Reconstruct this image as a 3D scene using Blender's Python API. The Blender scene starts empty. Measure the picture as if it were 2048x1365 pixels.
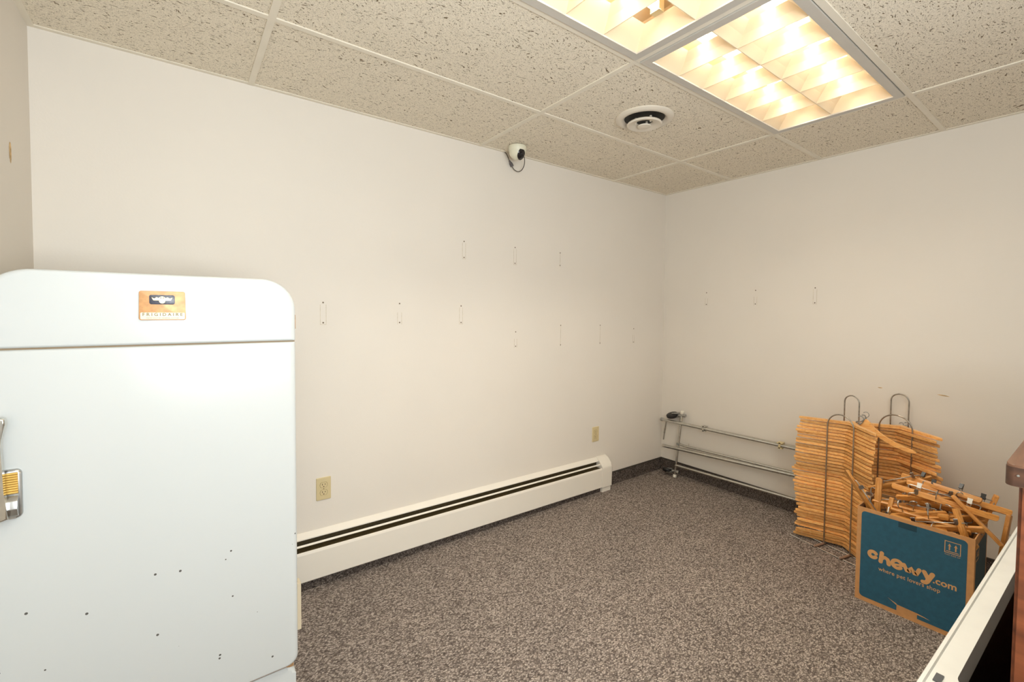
import bpy, bmesh, math, random
from mathutils import Vector, Matrix, Euler
PI = math.pi
rnd = random.Random(7)
scene = bpy.context.scene
COL = scene.collection

# ------------------------------------------------------------------ room numbers (metres)
H = 2.4124            # ceiling height
XL = -3.8128          # left wall
YF = -4.3             # wall behind the camera
GA, GB = 0.6765, 0.600  # first grid lines from the corner
TX, TY = 1.2192, 0.6096

# ================================================================== materials
def new_mat(name):
    m = bpy.data.materials.new(name); m.use_nodes = True
    nt = m.node_tree
    return m, nt, nt.nodes['Principled BSDF'], nt.links

def N(nt, kind, **kw):
    n = nt.nodes.new(kind)
    for k, v in kw.items(): setattr(n, k, v)
    return n

def lin(r, g, b):
    f = lambda c: (c/255/12.92) if c/255 <= .04045 else ((c/255+.055)/1.055)**2.4
    return (f(r), f(g), f(b), 1)

def flat(name, rgb, rough=.5, metal=0., spec=.5, noise=0., nscale=8., bump=0., bscale=200.):
    m, nt, b, L = new_mat(name)
    b.inputs['Roughness'].default_value = rough
    b.inputs['Metallic'].default_value = metal
    b.inputs['Specular IOR Level'].default_value = spec
    c = lin(*rgb)
    tc = N(nt, 'ShaderNodeTexCoord')
    nz = N(nt, 'ShaderNodeTexNoise'); nz.inputs['Scale'].default_value = nscale; nz.inputs['Detail'].default_value = 4
    L.new(tc.outputs['Object'], nz.inputs['Vector'])
    rp = N(nt, 'ShaderNodeValToRGB')
    k = noise
    rp.color_ramp.elements[0].color = (c[0]*(1-k), c[1]*(1-k), c[2]*(1-k), 1); rp.color_ramp.elements[0].position = .3
    rp.color_ramp.elements[1].color = (min(1, c[0]*(1+k)), min(1, c[1]*(1+k)), min(1, c[2]*(1+k)), 1); rp.color_ramp.elements[1].position = .7
    L.new(nz.outputs['Fac'], rp.inputs['Fac']); L.new(rp.outputs['Color'], b.inputs['Base Color'])
    if bump:
        n2 = N(nt, 'ShaderNodeTexNoise'); n2.inputs['Scale'].default_value = bscale; n2.inputs['Detail'].default_value = 3
        L.new(tc.outputs['Object'], n2.inputs['Vector'])
        bp = N(nt, 'ShaderNodeBump'); bp.inputs['Strength'].default_value = bump; bp.inputs['Distance'].default_value = .002
        L.new(n2.outputs['Fac'], bp.inputs['Height']); L.new(bp.outputs['Normal'], b.inputs['Normal'])
    return m

M = {}
M['wall'] = flat('wall_paint', (231, 223, 212), .62, noise=.015, nscale=2.0, bump=.12, bscale=120)
M['scar'] = flat('paint_scar', (210, 199, 178), .7, noise=.15, nscale=60)
M['scar_lite'] = flat('paint_scar_light', (238, 230, 214), .6, noise=.08, nscale=60)
M['hole'] = flat('screw_hole', (120, 105, 85), .8)
M['patch'] = flat('bare_patch', (206, 172, 122), .8, noise=.35, nscale=70)
M['grid'] = flat('grid_metal', (232, 223, 206), .45, noise=.03, nscale=10)
M['fixture'] = flat('fixture_frame', (205, 200, 192), .35, metal=.25, noise=.03)
M['louver'] = flat('louver_white', (236, 216, 184), .4, noise=.01)
M['enamel'] = None
M['black_gap'] = flat('dark_gap', (52, 40, 26), .8)
M['chrome'] = flat('chrome', (180, 180, 178), .32, metal=1.0, noise=.05, nscale=30)
M['steel_wire'] = flat('steel_wire', (176, 170, 160), .28, metal=1.0, noise=.2, nscale=60)
M['zinc'] = flat('zinc_tube', (205, 203, 196), .2, metal=1.0, noise=.1, nscale=40)
M['white_plastic'] = flat('white_plastic', (236, 230, 215), .4)
M['cream_plastic'] = flat('cream_plastic', (214, 196, 152), .38, noise=.02)
M['cream_dark'] = flat('deep_cream', (150, 128, 84), .5)  # darker cream for the receptacle rims and cover screw
M['slot'] = flat('outlet_slot', (62, 40, 12), .7)
M['heater'] = flat('heater_paint', (238, 231, 219), .35, noise=.012, nscale=6)
M['fins'] = flat('heater_fins', (70, 58, 30), .6, noise=.3, nscale=90)
M['sleeve'] = flat('foot_sleeve', (150, 124, 106), .5, noise=.15, nscale=60)
M['rubber'] = flat('black_rubber', (28, 25, 24), .5, noise=.1, nscale=40)
M['cam_white'] = flat('camera_white', (226, 222, 200), .4)
M['cam_lens'] = flat('camera_lens', (38, 34, 34), .2, noise=.3, nscale=50)
M['cable'] = flat('dark_cable', (70, 62, 52), .5)
M['plug'] = flat('grey_plug', (96, 90, 92), .5)
M['vent'] = flat('vent_paint', (224, 214, 198), .4, noise=.02)
M['throat'] = flat('vent_throat', (28, 28, 24), .6, noise=.3, nscale=30)
M['kraft'] = flat('kraft_card', (201, 148, 96), .75, noise=.07, nscale=45, bump=.08, bscale=160)
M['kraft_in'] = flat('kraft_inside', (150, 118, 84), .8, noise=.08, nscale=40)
M['teal'] = flat('teal_print', (38, 90, 114), .62, noise=.10, nscale=55)
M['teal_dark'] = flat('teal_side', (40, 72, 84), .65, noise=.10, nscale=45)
M['print'] = flat('kraft_print', (211, 160, 106), .75, noise=.05, nscale=45)
M['tape'] = flat('clear_tape', (34, 70, 86), .25, noise=.05)
M['clip_white'] = flat('clip_white', (232, 230, 224), .3)
M['clip_black'] = flat('clip_black', (36, 36, 38), .35)
M['chest'] = flat('chest_white', (243, 244, 240), .4, noise=.03, nscale=14)
M['chest_grey'] = flat('chest_lip', (246, 246, 246), .5, noise=.03)
M['chest_black'] = flat('chest_inside', (9, 9, 10), .35, noise=.3, nscale=60)
M['slot_grey'] = flat('slot_grey', (92, 94, 98), .3)
M['badge_wood'] = flat('badge_copper', (200, 150, 100), .4, metal=.2, noise=.18, nscale=60)
M['badge_dark'] = flat('badge_dark', (64, 64, 78), .3, noise=.4, nscale=120)
M['badge_gold'] = flat('badge_gold', (236, 214, 150), .3, metal=.5)
M['badge_strip'] = flat('badge_strip', (246, 234, 208), .4)
M['badge_text'] = flat('badge_text', (140, 126, 88), .5)
M['gold'] = flat('gold_rib', (226, 184, 96), .35, metal=.4, noise=.08, nscale=60)
M['rust'] = flat('rusty_hinge', (170, 132, 92), .6, noise=.25, nscale=80)
M['cream_gasket'] = flat('gasket', (206, 192, 166), .6)
M['seam'] = flat('seam', (150, 128, 100), .7)
M['bind'] = flat('base_binding', (62, 54, 46), .7)

def enamel():
    m, nt, b, L = new_mat('white_enamel')
    b.inputs['Roughness'].default_value = .22
    tc = N(nt, 'ShaderNodeTexCoord')
    v = N(nt, 'ShaderNodeTexVoronoi'); v.inputs['Scale'].default_value = 26
    L.new(tc.outputs['Object'], v.inputs['Vector'])
    lt = N(nt, 'ShaderNodeMath', operation='LESS_THAN'); lt.inputs[1].default_value = .085
    L.new(v.outputs['Distance'], lt.inputs[0])
    sp = N(nt, 'ShaderNodeSeparateColor'); L.new(v.outputs['Color'], sp.inputs['Color'])
    gt = N(nt, 'ShaderNodeMath', operation='GREATER_THAN'); gt.inputs[1].default_value = .12
    L.new(sp.outputs['Red'], gt.inputs[0])
    sx = N(nt, 'ShaderNodeSeparateXYZ'); L.new(tc.outputs['Object'], sx.inputs[0])
    lz = N(nt, 'ShaderNodeMath', operation='LESS_THAN'); lz.inputs[1].default_value = .66
    L.new(sx.outputs['Z'], lz.inputs[0])
    a = N(nt, 'ShaderNodeMath', operation='MULTIPLY'); c = N(nt, 'ShaderNodeMath', operation='MULTIPLY')
    L.new(lt.outputs[0], a.inputs[0]); L.new(gt.outputs[0], a.inputs[1])
    L.new(a.outputs[0], c.inputs[0]); L.new(lz.outputs[0], c.inputs[1])
    mx = N(nt, 'ShaderNodeMix', data_type='RGBA')
    mx.inputs['A'].default_value = lin(207, 211, 211); mx.inputs['B'].default_value = lin(90, 88, 84)
    L.new(c.outputs[0], mx.inputs['Factor']); L.new(mx.outputs['Result'], b.inputs['Base Color'])
    return m
M['enamel'] = enamel()

def carpet(name, dark, mid, lite, scale=105):
    m, nt, b, L = new_mat(name)
    b.inputs['Roughness'].default_value = .95; b.inputs['Specular IOR Level'].default_value = .1
    tc = N(nt, 'ShaderNodeTexCoord')
    mp = N(nt, 'ShaderNodeMapping'); mp.inputs['Rotation'].default_value = (0, 0, .5); mp.inputs['Scale'].default_value = (1, 1.5, 1.3)
    L.new(tc.outputs['Object'], mp.inputs['Vector'])
    v = N(nt, 'ShaderNodeTexVoronoi'); v.inputs['Scale'].default_value = scale
    L.new(mp.outputs[0], v.inputs['Vector'])
    sp = N(nt, 'ShaderNodeSeparateColor'); L.new(v.outputs['Color'], sp.inputs['Color'])
    r = N(nt, 'ShaderNodeValToRGB'); e = r.color_ramp.elements
    e[0].color = lin(*dark); e[0].position = .0
    e[1].color = lin(*lite); e[1].position = 1
    x = e.new(.45); x.color = lin(*mid)
    L.new(sp.outputs['Red'], r.inputs['Fac'])
    # shade the gaps between the loops, and a soft large-scale wear
    r2 = N(nt, 'ShaderNodeValToRGB'); r2.color_ramp.elements[0].position = .25; r2.color_ramp.elements[0].color = (1, 1, 1, 1)
    r2.color_ramp.elements[1].position = .75; r2.color_ramp.elements[1].color = (.42, .40, .40, 1)
    L.new(v.outputs['Distance'], r2.inputs['Fac'])
    mu = N(nt, 'ShaderNodeMix', data_type='RGBA', blend_type='MULTIPLY'); mu.inputs['Factor'].default_value = 1
    L.new(r.outputs['Color'], mu.inputs['A']); L.new(r2.outputs['Color'], mu.inputs['B'])
    nz = N(nt, 'ShaderNodeTexNoise'); nz.inputs['Scale'].default_value = 2.2; nz.inputs['Detail'].default_value = 5
    L.new(tc.outputs['Object'], nz.inputs['Vector'])
    r3 = N(nt, 'ShaderNodeValToRGB'); r3.color_ramp.elements[0].color = (.93, .93, .93, 1); r3.color_ramp.elements[1].color = (1.04, 1.035, 1.03, 1)
    r3.color_ramp.elements[0].position = .3; r3.color_ramp.elements[1].position = .7
    L.new(nz.outputs['Fac'], r3.inputs['Fac'])
    m2 = N(nt, 'ShaderNodeMix', data_type='RGBA', blend_type='MULTIPLY'); m2.inputs['Factor'].default_value = 1
    L.new(mu.outputs['Result'], m2.inputs['A']); L.new(r3.outputs['Color'], m2.inputs['B'])
    L.new(m2.outputs['Result'], b.inputs['Base Color'])
    bp = N(nt, 'ShaderNodeBump'); bp.invert = True; bp.inputs['Strength'].default_value = .8; bp.inputs['Distance'].default_value = .004
    L.new(v.outputs['Distance'], bp.inputs['Height']); L.new(bp.outputs['Normal'], b.inputs['Normal'])
    return m
M['carpet'] = carpet('loop_carpet', (112, 102, 95), (156, 144, 135), (204, 191, 180), 130)
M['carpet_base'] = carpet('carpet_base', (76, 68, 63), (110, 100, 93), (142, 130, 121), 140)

def tile():
    m, nt, b, L = new_mat('fissured_tile')
    b.inputs['Roughness'].default_value = .95; b.inputs['Specular IOR Level'].default_value = .1
    tc = N(nt, 'ShaderNodeTexCoord')
    wob = N(nt, 'ShaderNodeTexNoise'); wob.inputs['Scale'].default_value = 9; wob.inputs['Detail'].default_value = 1
    L.new(tc.outputs['Object'], wob.inputs['Vector'])
    mixv = N(nt, 'ShaderNodeVectorMath', operation='MULTIPLY_ADD'); mixv.inputs[1].default_value = (.10, .10, .10)
    L.new(wob.outputs['Color'], mixv.inputs[0]); L.new(tc.outputs['Object'], mixv.inputs[2])
    def layer(rot, sc, scale, lo, hi):
        mp = N(nt, 'ShaderNodeMapping'); mp.inputs['Rotation'].default_value = (0, 0, rot); mp.inputs['Scale'].default_value = sc
        L.new(mixv.outputs[0], mp.inputs['Vector'])
        nz = N(nt, 'ShaderNodeTexNoise'); nz.inputs['Scale'].default_value = scale; nz.inputs['Detail'].default_value = 2; nz.inputs['Roughness'].default_value = .55
        L.new(mp.outputs[0], nz.inputs['Vector'])
        rp = N(nt, 'ShaderNodeMapRange'); rp.inputs['From Min'].default_value = lo; rp.inputs['From Max'].default_value = hi
        L.new(nz.outputs['Fac'], rp.inputs['Value'])
        return rp.outputs[0]
    a = layer(.35, (.55, 1.5, 1), 95, .635, .68)
    c = layer(-.5, (.75, 1.35, 1), 190, .635, .685)
    mx = N(nt, 'ShaderNodeMath', operation='MAXIMUM'); L.new(a, mx.inputs[0]); L.new(c, mx.inputs[1])
    fine = N(nt, 'ShaderNodeTexNoise'); fine.inputs['Scale'].default_value = 260; fine.inputs['Detail'].default_value = 2
    L.new(tc.outputs['Object'], fine.inputs['Vector'])
    fr = N(nt, 'ShaderNodeValToRGB'); fr.color_ramp.elements[0].color = lin(220, 209, 191); fr.color_ramp.elements[1].color = lin(244, 234, 215)
    fr.color_ramp.elements[0].position = .35; fr.color_ramp.elements[1].position = .6
    L.new(fine.outputs['Fac'], fr.inputs['Fac'])
    mc = N(nt, 'ShaderNodeMix', data_type='RGBA'); mc.inputs['B'].default_value = lin(122, 104, 80)
    L.new(mx.outputs[0], mc.inputs['Factor']); L.new(fr.outputs['Color'], mc.inputs['A'])
    L.new(mc.outputs['Result'], b.inputs['Base Color'])
    bp = N(nt, 'ShaderNodeBump'); bp.invert = True; bp.inputs['Strength'].default_value = .6; bp.inputs['Distance'].default_value = .004
    L.new(mx.outputs[0], bp.inputs['Height']); L.new(bp.outputs['Normal'], b.inputs['Normal'])
    return m
M['tile'] = tile()

def wood(name, dark, mid, lite, rough=.38, grain=(3, 60, 60), vary=.25, nodes=False):
    m, nt, b, L = new_mat(name)
    b.inputs['Roughness'].default_value = rough
    tc = N(nt, 'ShaderNodeTexCoord'); oi = N(nt, 'ShaderNodeObjectInfo')
    add = N(nt, 'ShaderNodeVectorMath', operation='MULTIPLY_ADD'); add.inputs[1].default_value = (7, 11, 13)
    L.new(oi.outputs['Random'], add.inputs[0]); L.new(tc.outputs['Object'], add.inputs[2])
    mp = N(nt, 'ShaderNodeMapping'); mp.inputs['Scale'].default_value = grain
    L.new(add.outputs[0], mp.inputs['Vector'])
    nz = N(nt, 'ShaderNodeTexNoise'); nz.inputs['Scale'].default_value = 2.2; nz.inputs['Detail'].default_value = 5; nz.inputs['Distortion'].default_value = .4
    L.new(mp.outputs[0], nz.inputs['Vector'])
    r = N(nt, 'ShaderNodeValToRGB'); e = r.color_ramp.elements
    e[0].color = lin(*dark); e[0].position = .25; e[1].color = lin(*lite); e[1].position = .75
    x = e.new(.5); x.color = lin(*mid)
    L.new(nz.outputs['Fac'], r.inputs['Fac'])
    hv = N(nt, 'ShaderNodeHueSaturation')
    mr = N(nt, 'ShaderNodeMapRange'); mr.inputs['To Min'].default_value = 1-vary; mr.inputs['To Max'].default_value = 1+vary
    L.new(oi.outputs['Random'], mr.inputs['Value']); L.new(mr.outputs[0], hv.inputs['Value'])
    L.new(r.outputs['Color'], hv.inputs['Color'])
    out = hv.outputs['Color']
    if nodes:   # darker bands where bamboo has its nodes
        wv = N(nt, 'ShaderNodeTexNoise'); wv.inputs['Scale'].default_value = 1.0; wv.inputs['Detail'].default_value = 1
        m2 = N(nt, 'ShaderNodeMapping'); m2.inputs['Scale'].default_value = (60, 90, 90)
        L.new(add.outputs[0], m2.inputs['Vector']); L.new(m2.outputs[0], wv.inputs['Vector'])
        r2 = N(nt, 'ShaderNodeValToRGB'); r2.color_ramp.elements[0].position = .58; r2.color_ramp.elements[0].color = (1, 1, 1, 1)
        r2.color_ramp.elements[1].position = .72; r2.color_ramp.elements[1].color = (.86, .80, .74, 1)
        L.new(wv.outputs['Fac'], r2.inputs['Fac'])
        mu = N(nt, 'ShaderNodeMix', data_type='RGBA', blend_type='MULTIPLY'); mu.inputs['Factor'].default_value = 1
        L.new(out, mu.inputs['A']); L.new(r2.outputs['Color'], mu.inputs['B']); out = mu.outputs['Result']
    L.new(out, b.inputs['Base Color'])
    return m
M['bamboo'] = wood('bamboo', (224, 154, 84), (238, 178, 106), (248, 202, 138), .36, (4, 55, 90), .24, True)
M['clipwood'] = wood('hanger_wood', (190, 122, 52), (216, 150, 76), (234, 178, 108), .36, (4, 60, 60), .14, True)
M['counter'] = wood('counter_wood', (78, 39, 20), (106, 55, 29), (126, 69, 39), .42, (26, 2.5, 26), .0)
M['counter_top'] = wood('counter_top', (76, 51, 36), (102, 70, 51), (120, 86, 64), .4, (3, 30, 30), .0)
M['counter_edge'] = wood('counter_edge', (50, 32, 23), (72, 46, 32), (90, 60, 43), .45, (30, 3, 40), .0)

def glow(name, rgb, strength):
    m, nt, b, L = new_mat(name)
    b.inputs['Base Color'].default_value = (1, 1, 1, 1)
    b.inputs['Emission Color'].default_value = rgb
    b.inputs['Emission Strength'].default_value = strength
    return m
M['tube'] = glow('lamp_glow', (.95, .91, .80, 1), 8.5)

# ================================================================== mesh helpers
def add_box(bm, lo, hi):
    vs = [bm.verts.new((x, y, z)) for x in (lo[0], hi[0]) for y in (lo[1], hi[1]) for z in (lo[2], hi[2])]
    out = []
    for f in ((0, 1, 3, 2), (4, 6, 7, 5), (0, 4, 5, 1), (2, 3, 7, 6), (0, 2, 6, 4), (1, 5, 7, 3)):
        out.append(bm.faces.new([vs[i] for i in f]))
    return vs, out

def box_bm(lo, hi, bev=0, seg=2):
    bm = bmesh.new(); add_box(bm, lo, hi)
    if bev: bmesh.ops.bevel(bm, geom=bm.edges[:], offset=bev, segments=seg, profile=.5, affect='EDGES')
    return bm

def add_prism(bm, pts, d, ax=Matrix.Identity(4)):
    """2-D outline pts extruded by d along local z, placed by ax."""
    a = [bm.verts.new(ax @ Vector((p[0], p[1], 0))) for p in pts]
    c = [bm.verts.new(ax @ Vector((p[0], p[1], d))) for p in pts]
    n = len(pts); fs = []
    fs.append(bm.faces.new(a[::-1])); fs.append(bm.faces.new(c))
    for i in range(n): bm.faces.new((a[i], a[(i+1) % n], c[(i+1) % n], c[i]))
    return a, c, fs

def add_tube(bm, path, r, seg=8, cap=True):
    P = [Vector(p) for p in path]
    rr = r if isinstance(r, (list, tuple)) else [r]*len(P)
    T = []
    for i in range(len(P)):
        t = (P[min(i+1, len(P)-1)] - P[max(i-1, 0)]); T.append(t.normalized())
    up = Vector((0, 0, 1)) if abs(T[0].z) < .9 else Vector((1, 0, 0))
    n = T[0].cross(up).normalized(); rings = []
    for i, p in enumerate(P):
        if i:
            ax = T[i-1].cross(T[i])
            if ax.length > 1e-6: n = Matrix.Rotation(T[i-1].angle(T[i]), 3, ax.normalized()) @ n
        n = (n - T[i]*n.dot(T[i])).normalized(); b = T[i].cross(n)
        rings.append([bm.verts.new(p + rr[i]*(math.cos(2*PI*k/seg)*n + math.sin(2*PI*k/seg)*b)) for k in range(seg)])
    for a, c in zip(rings, rings[1:]):
        for k in range(seg): bm.faces.new((a[k], a[(k+1) % seg], c[(k+1) % seg], c[k]))
    if cap:
        bm.faces.new(rings[0][::-1]); bm.faces.new(rings[-1])

def add_lathe(bm, prof, seg=40, ax=Matrix.Identity(4)):
    rings = []
    for r, z in prof:
        if r < 1e-6: rings.append([bm.verts.new(ax @ Vector((0, 0, z)))])
        else: rings.append([bm.verts.new(ax @ Vector((r*math.cos(2*PI*k/seg), r*math.sin(2*PI*k/seg), z))) for k in range(seg)])
    for a, c in zip(rings, rings[1:]):
        for k in range(seg):
            k2 = (k+1) % seg
            if len(a) == 1 and len(c) == 1: continue
            if len(a) == 1: bm.faces.new((a[0], c[k2], c[k]))
            elif len(c) == 1: bm.faces.new((a[k], a[k2], c[0]))
            else: bm.faces.new((a[k], a[k2], c[k2], c[k]))

def rrect(w, h, r, seg=6, cx=0, cy=0):
    pts = []
    rs = r if isinstance(r, (list, tuple)) else [r]*4      # bl, br, tr, tl
    for (sx, sy, a0, q) in ((-1, -1, PI, rs[0]), (1, -1, 1.5*PI, rs[1]), (1, 1, 0, rs[2]), (-1, 1, .5*PI, rs[3])):
        for i in range(seg+1):
            a = a0 + .5*PI*i/seg
            pts.append((cx + sx*(w/2-q) + q*math.cos(a), cy + sy*(h/2-q) + q*math.sin(a)))
    return pts

def obj(name, bm, mat, parent=None, smooth=True, angle=40, loc=None, rot=None):
    bmesh.ops.recalc_face_normals(bm, faces=bm.faces[:])
    me = bpy.data.meshes.new(name); bm.to_mesh(me); bm.free()
    if smooth:
        for p in me.polygons: p.use_smooth = True
        me.set_sharp_from_angle(angle=math.radians(angle))
    me.materials.append(M[mat] if isinstance(mat, str) else mat)
    o = bpy.data.objects.new(name, me); COL.objects.link(o)
    if parent: o.parent = parent
    if loc: o.location = loc
    if rot: o.rotation_euler = rot
    return o

def thing(name, label, cat, loc=(0, 0, 0), rotz=0, group=None):
    o = bpy.data.objects.new(name, None); COL.objects.link(o); o.empty_display_size = .1
    o.location = loc; o.rotation_euler = (0, 0, rotz); o['label'] = label; o['category'] = cat
    if group: o['group'] = group
    return o

def tag(o, label, cat, group=None):
    o['label'] = label; o['category'] = cat
    if group: o['group'] = group
    return o

def struct(name, bm, mat, parent=None, smooth=False):
    o = obj(name, bm, mat, parent, smooth)
    if parent is None: o['kind'] = 'structure'
    return o

def dup(root, label=None, group=None):
    r = root.copy(); COL.objects.link(r)
    if label: r['label'] = label
    if group: r['group'] = group
    for ch in list(root.children):
        c = ch.copy(); COL.objects.link(c); c.parent = r
        for g in list(ch.children):
            d = g.copy(); COL.objects.link(d); d.parent = c
    return r

def text_bm(s, size, offset=0., depth=.0008, align='CENTER', space=1.0, shear=0.):
    cu = bpy.data.curves.new('lettering', 'FONT'); cu.body = s; cu.size = size; cu.offset = offset
    cu.extrude = depth/2; cu.align_x = align; cu.space_character = space; cu.shear = shear; cu.resolution_u = 3
    t = bpy.data.objects.new('lettering', cu); COL.objects.link(t)
    bpy.context.view_layer.update()
    me = bpy.data.meshes.new_from_object(t.evaluated_get(bpy.context.evaluated_depsgraph_get()))
    bm = bmesh.new(); bm.from_mesh(me)
    bpy.data.objects.remove(t); bpy.data.curves.remove(cu); bpy.data.meshes.remove(me)
    return bm

def stroke(bm, pts, w, d=.0008, seg=14, ax=Matrix.Identity(4)):
    """A flat round-ended pen stroke along 2-D points, as one closed outline."""
    P = [Vector((p[0], p[1])) for p in pts]; n = len(P); L, R = [], []
    for i in range(n):
        t = (P[min(i+1, n-1)] - P[max(i-1, 0)]).normalized(); q = Vector((-t.y, t.x))
        L.append(P[i] + q*w/2); R.append(P[i] - q*w/2)
    t1 = (P[-1]-P[-2]).normalized(); a1 = math.atan2(t1.y, t1.x)
    t0 = (P[1]-P[0]).normalized(); a0 = math.atan2(t0.y, t0.x)
    cap1 = [P[-1] + Vector((math.cos(a1-PI/2+PI*k/seg), math.sin(a1-PI/2+PI*k/seg)))*w/2 for k in range(1, seg)]
    cap0 = [P[0] + Vector((math.cos(a0+PI/2+PI*k/seg), math.sin(a0+PI/2+PI*k/seg)))*w/2 for k in range(1, seg)]
    vv = lambda p, z: bm.verts.new(ax @ Vector((p.x, p.y, z)))
    for z in (d,):
        l = [vv(p, z) for p in L]; r = [vv(p, z) for p in R]
        for i in range(n-1): bm.faces.new((r[i], r[i+1], l[i+1], l[i]))
        c1 = [vv(p, z) for p in cap1]; bm.faces.new([r[-1]] + c1 + [l[-1]])
        c0 = [vv(p, z) for p in cap0]; bm.faces.new([l[0]] + c0 + [r[0]])

def arc(cx, cy, rx, ry, a0, a1, n=16):
    return [(cx + rx*math.cos(math.radians(a0+(a1-a0)*i/n)), cy + ry*math.sin(math.radians(a0+(a1-a0)*i/n))) for i in range(n+1)]

def spline(pts, n=6):
    P = [Vector(p) for p in pts]; out = []
    for i in range(len(P)-1):
        p0, p1, p2, p3 = P[max(i-1, 0)], P[i], P[i+1], P[min(i+2, len(P)-1)]
        for k in range(n):
            t = k/n
            out.append(.5*((2*p1) + (p2-p0)*t + (2*p0-5*p1+4*p2-p3)*t*t + (3*p1-p0-3*p2+p3)*t**3))
    out.append(P[-1]); return out

ORD = 'topmost second third fourth fifth sixth seventh eighth ninth tenth eleventh twelfth thirteenth fourteenth fifteenth sixteenth seventeenth eighteenth nineteenth'.split()
def ordinal(i):
    if i < 19: return ORD[i]
    tens = {2: 'twent', 3: 'thirt', 4: 'fort', 5: 'fift'}; n = i+1
    a, b = divmod(n, 10)
    return tens[a] + 'ieth' if b == 0 else tens[a] + 'y-' + ('first' if b == 1 else ORD[b-1])

# ================================================================== setting
bm = bmesh.new(); add_box(bm, (XL-.1, YF-.1, -.08), (.1, .1, 0)); struct('floor', bm, 'carpet')
bm = bmesh.new(); add_box(bm, (XL-.1, 0, 0), (.1, .1, H+.35)); wall_back = struct('wall_back', bm, 'wall')
bm = bmesh.new(); add_box(bm, (0, YF, 0), (.1, 0, H+.35)); wall_right = struct('wall_right', bm, 'wall')
bm = bmesh.new(); add_box(bm, (XL-.1, YF, 0), (XL, 0, H+.35)); wall_left = struct('wall_left', bm, 'wall')
bm = bmesh.new(); add_box(bm, (XL-.1, YF-.1, 0), (.1, YF, H+.35)); struct('wall_front', bm, 'wall')

# lines of the suspended grid
gx = [-GA - k*TX for k in range(3)]
gy = [-GB - k*TY for k in range(7) if -GB - k*TY > YF]
xs = [XL] + sorted(gx) + [0]; ys = [YF] + sorted(gy) + [0]
LY0, LY1 = -GB-2*TY, -GB-TY                       # the row that holds the two lights
bm = bmesh.new()
for i in range(len(xs)-1):
    for j in range(len(ys)-1):
        if abs(ys[j]-LY0) < .01 and 1 <= i <= 2: continue      # open cells for the troffers
        add_box(bm, (xs[i], ys[j], H), (xs[i+1], ys[j+1], H+.018))
struct('ceiling', bm, 'tile')
bm = bmesh.new()
for x in gx: add_box(bm, (x-.012, YF, H-.005), (x+.012, 0, H+.001))
for y in gy:
    for a, c in zip(xs, xs[1:]): add_box(bm, (a+.012, y-.012, H-.005), (c-.012, y+.012, H+.001))
add_box(bm, (XL, -.020, H-.004), (0, 0, H+.001)); add_box(bm, (-.020, YF, H-.004), (0, -.02, H+.001))
add_box(bm, (XL, YF, H-.004), (XL+.020, -.02, H+.001))
struct('ceiling_grid', bm, 'grid')

def base_board(name, lo, hi, bind_lo, bind_hi):
    o = struct(name, box_bm(lo, hi), 'carpet_base')
    obj('binding', box_bm(bind_lo, bind_hi), 'bind', o, False)
base_board('baseboard_back', (-.73, -.008, 0), (0, 0, .098), (-.73, -.011, .096), (0, 0, .103))
base_board('baseboard_right', (-.008, YF, 0), (0, -.008, .098), (-.011, YF, .096), (0, -.008, .103))

# scars of removed shelf strips: painted outlines and screw holes on the walls
def scar(wall, axis, pos, z0, z1, w, kind):
    """a strip's ghost. axis 'y': on the back wall at x=pos; axis 'x': on the right wall at y=pos."""
    ax = (Matrix.Translation((pos, -.0006, 0)) @ Matrix.Rotation(PI/2, 4, 'X')) if axis == 'y' else \
         (Matrix.Translation((-.0006, pos, 0)) @ Matrix(((0, 0, -1, 0), (-1, 0, 0, 0), (0, 1, 0, 0), (0, 0, 0, 1))))
    t = .0022; bm = bmesh.new()
    if kind in ('full', 'part'):
        zb = z0 if kind == 'full' else z0 + (z1-z0)*.0
        zt = z1 - (z1-z0)*(.12 if kind == 'full' else .45)
        add_prism(bm, [(-w/2, zb), (-w/2+t, zb), (-w/2+t, zt), (-w/2, zt)], .0004, ax)
        add_prism(bm, [(w/2-t, zb), (w/2, zb), (w/2, zt), (w/2-t, zt)], .0004, ax)
        if kind == 'full': add_prism(bm, [(-w/2+t, zb), (w/2-t, zb), (w/2-t, zb+t), (-w/2+t, zb+t)], .0004, ax)
    elif kind == 'faint':
        add_prism(bm, [(-w*.1, z0), (w*.05, z0), (w*.1, z1), (0, z1)], .0004, ax)
    o = obj('paint_scar', bm, 'scar', wall, False)
    bm = bmesh.new()
    for z in (z1-.004, z0+.010):
        add_lathe(bm, [(0, .0006), (.0042, .0006), (.0042, 0)], 10, ax @ Matrix.Translation((0, z, 0)))
    obj('screw_hole', bm, 'hole', o, False)
for x, z0, z1, w, k in ((-2.811, 1.310, 1.426, .030, 'full'), (-2.411, 1.308, 1.428, .026, 'part'), (-2.022, 1.305, 1.420, .024, 'full'),
                        (-2.003, 1.702, 1.814, .024, 'full'), (-1.619, 1.694, 1.812, .024, 'full'), (-1.222, 1.707, 1.810, .022, 'faint'),
                        (-1.609, 1.143, 1.253, .024, 'part'), (-1.209, 1.137, 1.292, .022, 'faint'), (-.801, 1.136, 1.288, .020, 'faint'), (-.402, 1.130, 1.255, .022, 'part')):
    scar(wall_back, 'y', x, z0, z1, w, k)
for y, z0, z1, w, k in ((-.407, 1.445, 1.554, .024, 'part'), (-.801, 1.446, 1.561, .024, 'part'), (-1.198, 1.451, 1.565, .024, 'full')):
    scar(wall_right, 'x', y, z0, z1, w, k)
def blotch(wall, mat, pts, ax):
    bm = bmesh.new(); add_prism(bm, pts, .0004, ax); obj('wall_patch', bm, mat, wall, False)
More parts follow.
